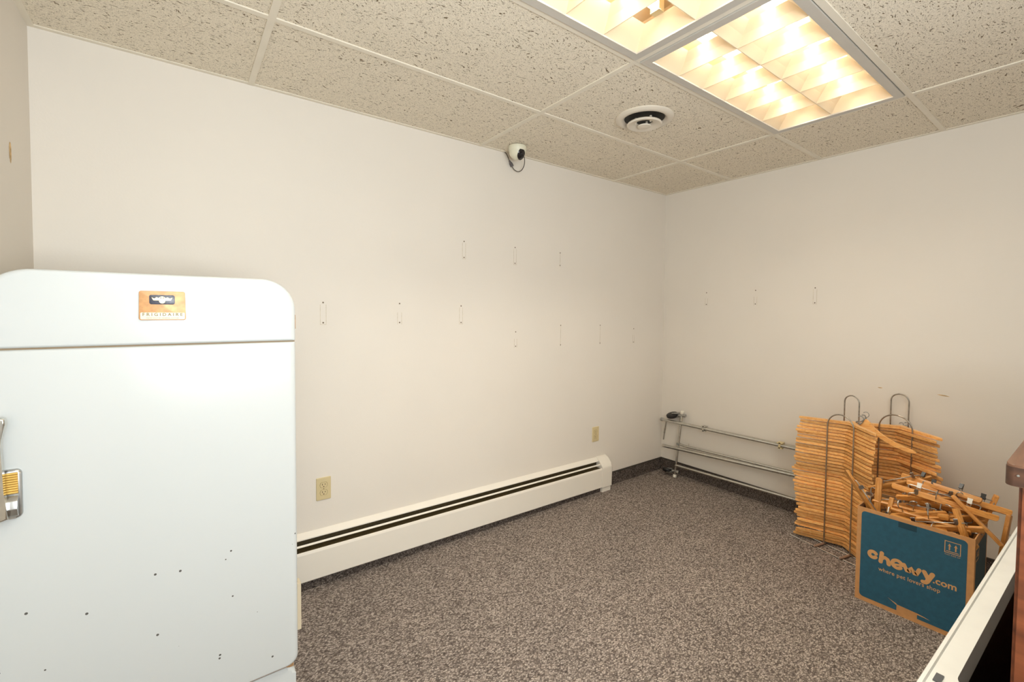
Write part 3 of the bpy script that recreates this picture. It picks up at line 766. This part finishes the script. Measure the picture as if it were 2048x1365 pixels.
def wire_rack(label, fc, bc, ang, wf, wb, zf, zb, u0, u1, nf):
    t = thing('hanger_stacking_rack', label, 'hanger rack', (0, 0, 0), group='wire hanger stacking racks')
    obj('front_loop', loop(fc, ang, wf, zf, -nf), 'steel_wire', t)
    u_ = Vector((math.cos(ang), math.sin(ang), 0)); n_ = Vector((-math.sin(ang), math.cos(ang), 0))
    for s_ in (-1, 1):
        a_ = Vector(fc) + u_*s_*wf/2 + Vector((0, 0, .009)); bm = bmesh.new()
        add_tube(bm, [a_ - n_*.006, a_ - n_*(nf-.004), a_ - n_*(nf+.004)], [.0072, .0072, .0050], 10); obj('foot_sleeve', bm, 'sleeve', t)
    obj('rear_loop', loop(bc, ang, wb, zb, .02), 'steel_wire', t)
    u = Vector((math.cos(ang), math.sin(ang), 0)); nn = Vector((-math.sin(ang), math.cos(ang), 0)); c = Vector(fc)
    for o in (-nf+.01, .006, (Vector(bc)-c).dot(nn)):
        bm = bmesh.new(); add_tube(bm, [c + u*u0 + nn*o + Vector((0, 0, .0045)), c + u*u1 + nn*o + Vector((0, 0, .0045))], .0032, 8)
        obj('base_wire', bm, 'zinc', t)
wire_rack('wire hanger rack with two tall loops holding the near hanger stack', (-.349, -1.481, 0), (-.205, -1.490, 0), A1, .147, .082, .802, .900, -.235, .20, .085)
wire_rack('wire hanger rack with two tall loops holding the hanger stack by the wall', (-.158, -1.690, 0), (-.032, -1.677, 0), A2, .155, .086, .815, .920, -.225, .225, .06)

# ================================================================== cardboard box with its print
BX0, BX1, BY0, BY1, BH = -.776, -.490, -2.1135, -1.7005, .4545
bxo = thing('cardboard_box', 'open cardboard box printed teal, heaped with clip hangers', 'box', (0, 0, 0))
bm = bmesh.new(); w = .004
add_box(bm, (BX0, BY0, .0), (BX1, BY1, .004))
for lo, hi in (((BX0, BY0, .004), (BX0+w, BY1, BH)), ((BX1-w, BY0, .004), (BX1, BY1, BH)), ((BX0+w, BY0, .004), (BX1-w, BY0+w, BH)), ((BX0+w, BY1-w, .004), (BX1-w, BY1, BH))): add_box(bm, lo, hi)
obj('carton', bm, 'kraft', bxo, False)
bm = bmesh.new()
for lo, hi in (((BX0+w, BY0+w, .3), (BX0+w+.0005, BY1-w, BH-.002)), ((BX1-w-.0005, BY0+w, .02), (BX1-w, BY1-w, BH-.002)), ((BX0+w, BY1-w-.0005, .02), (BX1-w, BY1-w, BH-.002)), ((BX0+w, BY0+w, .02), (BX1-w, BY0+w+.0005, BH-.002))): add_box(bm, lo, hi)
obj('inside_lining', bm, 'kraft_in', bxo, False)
# front frame: local x runs to the viewer's right (-y), local y up, local z out (-x)
FX = Matrix.Translation((BX0, BY1, 0)) @ Matrix(((0, 0, -1, 0), (-1, 0, 0, 0), (0, 1, 0, 0), (0, 0, 0, 1)))
bw = BY1-BY0
px0, px1, pz0, pz1 = .018, .391, .021, .4375
bm = bmesh.new(); zs = pz0 + .045
up_ = rrect(px1-px0, pz1-zs, [.0005, .0005, .016, .016], 6, (px0+px1)/2, (zs+pz1)/2)
add_prism(bm, up_, .0008, FX)
l_ = rrect(.163-px0, zs-pz0, [.016, .0005, .0005, .0005], 6, (px0+.163)/2, (pz0+zs)/2)
r_ = rrect(px1-.237, zs-pz0, [.0005, .016, .0005, .0005], 6, (px1+.237)/2, (pz0+zs)/2)
add_prism(bm, l_, .0008, FX); add_prism(bm, r_, .0008, FX)
add_prism(bm, [(.1625, zs-.017), (.2375, zs-.020), (.2375, zs+.0003), (.1625, zs+.0003)], .0008, FX)
obj('printed_panel', bm, 'teal', bxo, False)
bm = bmesh.new()                                               # torn streaks beside the bare patch
add_prism(bm, [(.128, .0655), (.140, .0600), (.163, .0520), (.163, .0450), (.146, .0550)], .0009, FX)
add_prism(bm, [(.237, .0455), (.262, .0420), (.282, .0365), (.262, .0385), (.237, .0400)], .0009, FX)
obj('torn_streak', bm, 'print', bxo, False)
obj('tape_remnant', plate(rrect(.066, .026, .001, 1, .192, pz1-.014), .0012, FX, 0), 'tape', bxo, False)
LET = FX @ Matrix.Translation((.045, .2125, .0009))
bm = bmesh.new(); W_ = .0180
def st(p, w=W_, dz=0.): stroke(bm, p, w, .0002+dz, 12, LET)
st(arc(.0225, .0295, .0140, .0140, 35, 322, 24), W_*.86)                            # c
st([(.0570, .0510), (.0555, .0300), (.0530, .0085)], W_*.92, .0001)                      # h
st([(.0550, .0230), (.0610, .0310), (.0700, .0340), (.0790, .0300), (.0830, .0200), (.0840, .0085)], W_*.92, .0002)
st([(.1010, .0190), (.1100, .0200), (.1200, .0225), (.1290, .0245)], .0095, .0003)   # e
st(arc(.1150, .0235, .0175, .0175, 10, 318, 26), W_*.82, .0004)
st([(.1400, .0335), (.1455, .0210), (.1520, .0080), (.1560, .0075), (.1620, .0200), (.1655, .0290), (.1720, .0180), (.1790, .0070), (.1830, .0070), (.1880, .0190), (.1940, .0330)], W_*.86, .0005)   # w
st([(.2110, .0330), (.2175, .0210), (.2240, .0080)], W_*.95, .0006)                  # y
st([(.2390, .0330), (.2310, .0150), (.2220, -.0060), (.2170, -.0120), (.2080, -.0130)], W_*.95, .0007)
obj('logo_lettering', bm, 'print', bxo, False)
def fit_text(s_, width, height, x, z, off, name='lettering', space=1.):
    bm = text_bm(s_, 1., off, .0004, 'LEFT', space)
    xs_ = [vt.co.x for vt in bm.verts]; a, b = min(xs_), max(xs_)
    for vt in bm.verts: vt.co = FX @ Vector((x + (vt.co.x-a)*width/(b-a), z + vt.co.y*height, vt.co.z+.0011))
    return obj(name, bm, 'print', bxo, False)
fit_text('.com', .077, .041, .2855, .2105, .022, 'web_lettering')
fit_text('where pet lovers shop', .2200, .0255, .0905, .1765, .008, 'tagline_lettering', 1.05)
# this-way-up mark
ux, uz = .3447, .3895
bm = bmesh.new()
for x0, z0, x1, z1 in ((-.026, -.026, -.0235, .026), (.0235, -.026, .026, .026), (-.0235, .0235, .0235, .026), (-.0235, -.026, .0235, -.0235), (-.020, -.0190, .020, -.0165)):
    add_prism(bm, [(x0, z0), (x1, z0), (x1, z1), (x0, z1)], .0004, FX @ Matrix.Translation((ux, uz, .0008)))
for x in (-.010, .010):
    add_prism(bm, [(x-.0022, -.012), (x+.0022, -.012), (x+.0022, .006), (x+.0058, .004), (x, .0165), (x-.0058, .004), (x-.0022, .006)], .0004, FX @ Matrix.Translation((ux, uz, .0008)))
obj('up_arrows_mark', bm, 'print', bxo, False)
fit_text('THIS SIDE UP', .050, .0062, ux-.025, uz-.0350, .004, 'small_lettering', 1.2)
# side panel facing the camera's right
SX = Matrix.Translation((BX0, BY0, 0)) @ Matrix(((1, 0, 0, 0), (0, 0, -1, 0), (0, 1, 0, 0), (0, 0, 0, 1)))
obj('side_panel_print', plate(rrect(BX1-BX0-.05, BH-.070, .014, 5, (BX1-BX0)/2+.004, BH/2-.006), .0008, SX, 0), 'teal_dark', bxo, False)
bm = bmesh.new()
for x0, z0, x1, z1 in ((.030, .355, .085, .358), (.030, .405, .085, .408), (.082, .358, .085, .405), (.040, .372, .072, .376), (.046, .376, .050, .395), (.062, .376, .066, .395)):
    add_prism(bm, [(x0, z0), (x1, z0), (x1, z1), (x0, z1)], .0005, SX @ Matrix.Translation((0, -.005, .0008)))
obj('side_mark', bm, 'print', bxo, False)

# ================================================================== clip hangers heaped in the box
CL = .36
def clip_hanger_proto():
    t = thing('clip_hanger', 'x', 'hanger')
    bm = bmesh.new(); pts = rrect(CL, .026, [.006, .006, .011, .011], 4)
    a, c, fs = add_prism(bm, pts, .0125, Matrix.Translation((0, 0, -.00625)))
    bmesh.ops.bevel(bm, geom=list(set(fs[0].edges) | set(fs[1].edges)), offset=.0018, segments=2, profile=.5, affect='EDGES')
    obj('wooden_bar', bm, 'clipwood', t, True, 35)
    hk = obj('hook', hook_bm(.017, .024), 'chrome', t); hk.location = (0, .012, 0); hk.scale = (1.1, 1.1, 1.4)
    bm = bmesh.new(); add_tube(bm, [(-.120, -.012, 0), (-.122, -.026, 0), (-.116, -.030, 0), (.116, -.030, 0), (.122, -.026, 0), (.120, -.012, 0)], .0021, 8)
    rod = obj('clip_rod', bm, 'chrome', t)
    for s_ in (-1, 1):
        bm = bmesh.new(); x = s_*.085
        for z in (-1, 1):
            add_prism(bm, [(-.007, .009), (.007, .009), (.009, -.016), (-.009, -.016)], .0014, Matrix.Translation((x, -.034, z*.0055-.0008)) @ Matrix.Rotation(z*.22, 4, 'X'))
        add_tube(bm, [(x-.009, -.030, 0), (x+.009, -.030, 0)], .0050, 10)
        add_tube(bm, [(x-.006, -.028, .006), (x-.006, -.016, .0105), (x+.006, -.016, .0105), (x+.006, -.028, .006)], .0012, 6)
        obj('clip', bm, 'chrome', t)
    return t
cp = clip_hanger_proto()
def bar(P, Q, yv, label, keep='P', length=CL, clips='chrome', spin=0, thin=1.0, drop=()):
    """lay a clip hanger along P->Q; keep says which end stays where given, 'mid' centres it."""
    P, Q = Vector(P), Vector(Q); x = (Q-P).normalized(); s_ = length/CL
    ctr = P + x*length/2 if keep == 'P' else (Q - x*length/2 if keep == 'Q' else (P+Q)/2)
    y = Vector(yv); y = (y - x*y.dot(x)).normalized(); z = x.cross(y)
    h = dup(cp, label, 'clip hangers heaped in the box')
    m = Matrix((( x.x, y.x, z.x, 0), (x.y, y.y, z.y, 0), (x.z, y.z, z.z, 0), (0, 0, 0, 1)))
    h.matrix_world = Matrix.Translation(ctr) @ m @ Matrix.Diagonal((s_, 1, thin, 1))
    kinds = {'white': 'clip_white', 'black': 'clip_black'}
    for c in list(h.children):
        st_ = c.name.split('.')[0]
        if st_ in drop: bpy.data.objects.remove(c); continue
        if st_ == 'clip' and clips in kinds:
            c.data = c.data.copy(); c.data.materials.clear(); c.data.materials.append(M[kinds[clips]])
        if st_ == 'hook': c.rotation_euler = (0, spin, 0)
    return h
DN, UP, FWD, BACK, RT, LF = (0, 0, -1), (0, 0, 1), (-1, 0, .15), (1, 0, .2), (0, -1, 0), (0, 1, 0)
bar((-.735, -1.634, .6005), (-.738, -1.7466, .4413), (.3, .8, .5), 'pale wooden clip hanger leaning out over the near left corner of the box', 'P', .34, spin=1.2, drop=('hook',))
bar((-.690, -1.7600, .5900), (-.712, -1.7625, .4364), (0, -1, 0), 'wooden clip hanger standing upright by the left end of the box', 'P', .33, spin=.4, thin=1.2)
bar((-.690, -1.8130, .5110), (-.702, -1.8060, .4397), (1, 0, .3), 'short upright wooden clip hanger, second from the left end of the box', 'P', .28, spin=2., thin=1.4)
bar((-.655, -1.800, .5590), (-.615, -2.162, .5150), (-.35, -.10, -.94), 'long wooden clip hanger lying across the heap, nearest the printed front of the box', 'mid', .365, clips='white', spin=.5, thin=1.15)
bar((-.515, -1.8050, .5780), (-.560, -2.09, .5600), (-.5, -.1, -.85), 'wooden clip hanger at the back of the heap with one end raised', 'P', .30, spin=2.6, drop=('clip_rod',), clips='black')
bar((-.550, -1.8350, .5610), (-.518, -2.189, .5240), (-.45, -.1, -.9), 'long wooden clip hanger lying across the back of the heap, with dark clips', 'mid', .36, clips='black', spin=-.7, thin=1.15)
bar((-.497, -2.139, .5830), (-.515, -2.105, .4545), (-.95, -.3, 0), 'wooden clip hanger standing upright at the back right corner of the box', 'P', .30, spin=1., thin=1.2, drop=('clip_rod', 'clip'))
bar((-.525, -2.183, .5170), (-.540, -2.174, .4200), (.9, -.2, .2), 'wooden clip hanger hanging down outside the right end of the box', 'P', .19, spin=1., thin=1.2, drop=('clip_rod', 'clip'))
bar((-.690, -2.036, .5360), (-.722, -2.075, .4300), (.8, -.2, .5), 'wooden clip hanger sloping down into the front right corner of the box', 'P', .20, spin=2., thin=1.2, drop=('clip_rod', 'clip'))
bar((-.634, -2.060, .5290), (-.634, -2.176, .4110), (.5, -.4, -.5), 'wooden clip hanger slung over the right end of the box', 'Q', .23, spin=2.4, thin=1.1, drop=('clip_rod', 'clip'))
bar((-.735, -1.850, .4360), (-.725, -1.985, .4320), (.9, 0, .3), 'short wooden clip hanger lying flat just inside the printed front of the box', 'mid', .20, spin=.3, thin=1.0, drop=('clip',))
bar((-.590, -1.690, .4900), (-.545, -1.800, .5400), (.2, .3, -.9), 'wooden clip hanger poking out of the back left corner of the box', 'P', .27, spin=1.1)
# the jumble lower down, each still its own hanger
lower = [
 ((-.70, -1.835, .455), (-.60, -2.02, .470), (-.6, .1, .75), 'wooden clip hanger in the middle of the heap with its hook up toward the room'),
 ((-.60, -1.800, .430), (-.68, -1.985, .480), (.2, .2, -.9), 'wooden clip hanger crossing the middle of the heap with its clips turned up'),
 ((-.69, -1.900, .410), (-.58, -2.070, .455), (.1, .4, -.9), 'wooden clip hanger near the right half of the heap with its clips turned up'),
 ((-.56, -1.850, .480), (-.545, -2.080, .490), (-.7, .1, -.7), 'wooden clip hanger under the long back hanger in the heap'),
 ((-.66, -1.930, .430), (-.715, -2.050, .420), (.5, .1, .8), 'wooden clip hanger low in the front right of the heap'),
 ((-.72, -1.770, .395), (-.70, -1.990, .400), (.8, .0, .5), 'wooden clip hanger low along the printed front of the box'),
 ((-.52, -1.760, .430), (-.57, -2.010, .440), (-.4, .2, .8), 'wooden clip hanger low along the back of the box'),
 ((-.63, -1.740, .400), (-.62, -2.060, .395), (-.3, .0, -.95), 'wooden clip hanger lying along the middle of the box under the others'),

 ((-.728, -1.800, .425), (-.690, -1.930, .470), (-.3, .3, .9), 'wooden clip hanger at the left half of the heap with its hook curling up'),
 ((-.700, -1.940, .455), (-.610, -2.080, .490), (-.6, .3, .75), 'wooden clip hanger at the right half of the heap with its hook curling up'),
 ((-.645, -1.880, .520), (-.560, -2.000, .530), (.3, .2, -.9), 'wooden clip hanger wedged between the two long hangers across the heap'),
 ((-.722, -1.910, .415), (-.700, -2.050, .455), (.2, .5, -.8), 'wooden clip hanger by the middle of the printed front with its clips showing'),
 ((-.560, -1.950, .500), (-.505, -2.100, .515), (-.5, .2, .85), 'wooden clip hanger at the back of the heap near the upright hanger'),
 ((-.742, -1.870, .385), (-.742, -2.070, .380), (.3, 0, .95), 'wooden clip hanger against the inside of the printed front'),
 ((-.580, -1.780, .450), (-.630, -1.900, .470), (.3, .4, .8), 'wooden clip hanger at the left end of the heap beneath the upright hangers'),
 ((-.680, -1.740, .440), (-.600, -1.900, .480), (-.2, -.3, -.9), 'wooden clip hanger slanting down into the left end of the heap'),

 ((-.705, -1.895, .455), (-.700, -2.005, .452), (-.55, 0, .85), 'wooden clip hanger in the front of the heap below the this-way-up mark, hook up'),
 ((-.690, -1.835, .470), (-.670, -1.945, .466), (-.6, .2, .8), 'wooden clip hanger in the front of the heap above the dark tape, hook up'),
 ((-.620, -1.900, .505), (-.600, -2.010, .500), (-.3, -.4, .85), 'wooden clip hanger in the centre of the heap with its hook standing highest'),
]
for i, (P, Q, yv, lb) in enumerate(lower):
    bar(P, Q, yv, lb, 'mid', .25 + .03*(i % 3), spin=i*1.3, clips='chrome' if i % 4 else 'black')
for ch in cp.children_recursive: bpy.data.objects.remove(ch)
bpy.data.objects.remove(cp)

# ================================================================== wooden counter and white chest at the right edge
ct = thing('wooden_counter', 'brown wooden counter with a slab end, cut off at the right edge', 'counter', (0, 0, 0))
bm = bmesh.new(); a, c, fs = add_prism(bm, rrect(1.40, .62, [.006, .006, .006, .010], 5, -2.4085+.70, -2.353-.31), .0325, Matrix.Translation((0, 0, 1.1335)))
bmesh.ops.bevel(bm, geom=list(fs[1].edges), offset=.0025, segments=2, profile=.5, affect='EDGES')
top = obj('counter_top', bm, 'counter_top', ct, True, 35)
bm = bmesh.new(); a, c, fs = add_prism(bm, rrect(1.4012, .6212, [.006, .006, .006, .010], 5, -2.4085+.70, -2.353-.31), .0275, Matrix.Translation((0, 0, 1.1345)))
obj('edge_band', bm, 'counter_edge', top)
bm = bmesh.new(); add_lathe(bm, [(0, .0012), (.0016, .001), (.0018, 0)], 10, Matrix.Translation((-2.4093, -2.3663, 1.1505)) @ Matrix.Rotation(-PI/2, 4, 'Y')); obj('nail', bm, 'chrome', top)
for x in (-2.398, -1.10):
    bm = bmesh.new(); add_box(bm, (x, -2.945, 0), (x+.034, -2.3665, 1.1335))
    bmesh.ops.bevel(bm, geom=[e for e in bm.edges if abs(e.verts[0].co.z-e.verts[1].co.z) > .5], offset=.004, segments=3, affect='EDGES')
    obj('end_panel', bm, 'counter', ct)
bm = bmesh.new(); add_box(bm, (-2.364, -2.93, .95), (-1.10, -2.91, 1.1335)); obj('back_rail', bm, 'counter', ct, False)

# chest: rim plane at z=.65; local x away along the wall direction, local y from the far edge toward the counter
ch_ = thing('white_chest', 'white open-topped chest with a grey lip and black inside, under the counter', 'chest', (-2.226, -2.2234, 0), math.radians(-1.42))
XN, XF, YW, ZT = -.115, 1.20, -.47, .65
outer = rrect(XF-XN, -YW, .02, 5, (XN+XF)/2, YW/2)
ix0, ix1, iy0, iy1 = .064, XF-.05, YW+.045, -.0465
inner = rrect(ix1-ix0, iy1-iy0, .030, 8, (ix0+ix1)/2, (iy0+iy1)/2)
def ring_loft(loops, closed_top=False):
    bm = bmesh.new(); R0 = []
    for pts_, z in loops: R0.append([bm.verts.new((p[0], p[1], z)) for p in pts_])
    for A, B in zip(R0, R0[1:]):
        n = len(A)
        for k in range(n): bm.faces.new((A[k], A[(k+1) % n], B[(k+1) % n], B[k]))
    return bm, R0
def inset(pts_, d, cx, cy, w, h):
    return [(cx + (p[0]-cx)*(w-2*d)/w, cy + (p[1]-cy)*(h-2*d)/h) for p in pts_]
ow, oh, ocx, ocy = XF-XN, -YW, (XN+XF)/2, YW/2
bm, R0 = ring_loft([(outer, .0), (outer, ZT-.004), (inset(outer, .002, ocx, ocy, ow, oh), ZT), (inset(outer, .008, ocx, ocy, ow, oh), ZT), (inset(outer, .0105, ocx, ocy, ow, oh), ZT-.004), (inset(outer, .0125, ocx, ocy, ow, oh), ZT-.004)])
bm.faces.new(R0[0][::-1])
obj('body', bm, 'chest', ch_, True, 30)
# rim: flat flange between the ridge and the opening
bm = bmesh.new()
o2 = inset(rrect(ow, oh, .02, 8, ocx, ocy), .0115, ocx, ocy, ow, oh)
Ao = [bm.verts.new((p[0], p[1], ZT-.0035)) for p in o2]; Ai = [bm.verts.new((p[0], p[1], ZT-.0035)) for p in inner]
n = len(Ao)
for k in range(n): bm.faces.new((Ao[k], Ao[(k+1) % n], Ai[(k+1) % n], Ai[k]))
Ab = [bm.verts.new((p[0], p[1], ZT-.0075)) for p in inner]
for k in range(n): bm.faces.new((Ai[k], Ai[(k+1) % n], Ab[(k+1) % n], Ab[k]))
obj('rim', bm, 'chest', ch_, True, 30)
bm, _ = ring_loft([(inner, ZT-.0075), (inner, ZT-.062)]); obj('inner_lip', bm, 'chest_grey', ch_, True, 30)
bm, R0 = ring_loft([(inner, ZT-.062), (inset(inner, -.004, (ix0+ix1)/2, (iy0+iy1)/2, ix1-ix0, iy1-iy0), ZT-.063), (inset(inner, -.004, (ix0+ix1)/2, (iy0+iy1)/2, ix1-ix0, iy1-iy0), .08)]); bm.faces.new(R0[-1])
obj('black_liner', bm, 'chest_black', ch_, True, 30)
bm = bmesh.new(); add_box(bm, (.040, -.030, ZT-.0045), (.070, -.018, ZT-.001)); obj('latch_slot', bm, 'slot_grey', ch_, False)

# ================================================================== light
def area(name, loc, aim, sx, sy, watts, col):
    ld = bpy.data.lights.new(name, 'AREA'); ld.shape = 'RECTANGLE'; ld.size = sx; ld.size_y = sy; ld.energy = watts; ld.color = col
    lo = bpy.data.objects.new(name, ld); COL.objects.link(lo); lo.location = loc
    lo.rotation_euler = (Vector(aim) - Vector(loc)).to_track_quat('-Z', 'Y').to_euler()
    return lo
area('bounce_flash', (-3.1, -3.2, 2.25), (-2.2, -.4, .9), 1.3, .9, 26.5, (.82, .94, 1))
area('ceiling_flash', (-3.0, -3.2, 1.35), (-2.9, -1.6, 2.4), .9, .6, 47, (.86, .93, .97))
for xl in (-GA-TX/2, -GA-1.5*TX):                     # the lamps' light that gets out between the louver blades
    for s_ in (-1, 1):
        lamp = area('troffer_lamp', (xl, (LY0+LY1)/2 + s_*.128, H+.068), (xl, (LY0+LY1)/2 + s_*.128, 0), 1.02, .05, 5.9, (1, .93, .80))
        lamp.data.spread = math.radians(125)
w = bpy.data.worlds.new('room_world'); scene.world = w; w.use_nodes = True
w.node_tree.nodes['Background'].inputs[0].default_value = (.9, .85, .78, 1); w.node_tree.nodes['Background'].inputs[1].default_value = .0

# ================================================================== camera
yaw, pit, rol = .6534, -.0344, .0088
f = Vector((math.sin(yaw)*math.cos(pit), math.cos(yaw)*math.cos(pit), math.sin(pit)))
r0 = Vector((math.cos(yaw), -math.sin(yaw), 0)); u0 = r0.cross(f)
r = math.cos(rol)*r0 + math.sin(rol)*u0; u = -math.sin(rol)*r0 + math.cos(rol)*u0
cd = bpy.data.cameras.new('camera'); cam = bpy.data.objects.new('camera', cd); COL.objects.link(cam)
cam.matrix_world = Matrix(((r.x, u.x, -f.x, -3.3868), (r.y, u.y, -f.y, -2.4508), (r.z, u.z, -f.z, 1.3864), (0, 0, 0, 1)))
cd.sensor_fit = 'HORIZONTAL'; cd.sensor_width = 36; cd.lens = 908.63*36/2048
cd.shift_x = -30.78/2048; cd.shift_y = -27.99/2048; cd.clip_start = .02
scene.camera = cam
scene.view_settings.view_transform = 'Standard'; scene.view_settings.look = 'None'; scene.view_settings.exposure = 0
try:
    scene.cycles.use_denoising = True; scene.cycles.denoiser = 'OPENIMAGEDENOISE'
    scene.cycles.max_bounces = 7; scene.cycles.diffuse_bounces = 5; scene.cycles.glossy_bounces = 3
    scene.cycles.use_adaptive_sampling = True; scene.cycles.adaptive_threshold = .05; scene.cycles.sample_clamp_indirect = 8
except Exception: pass
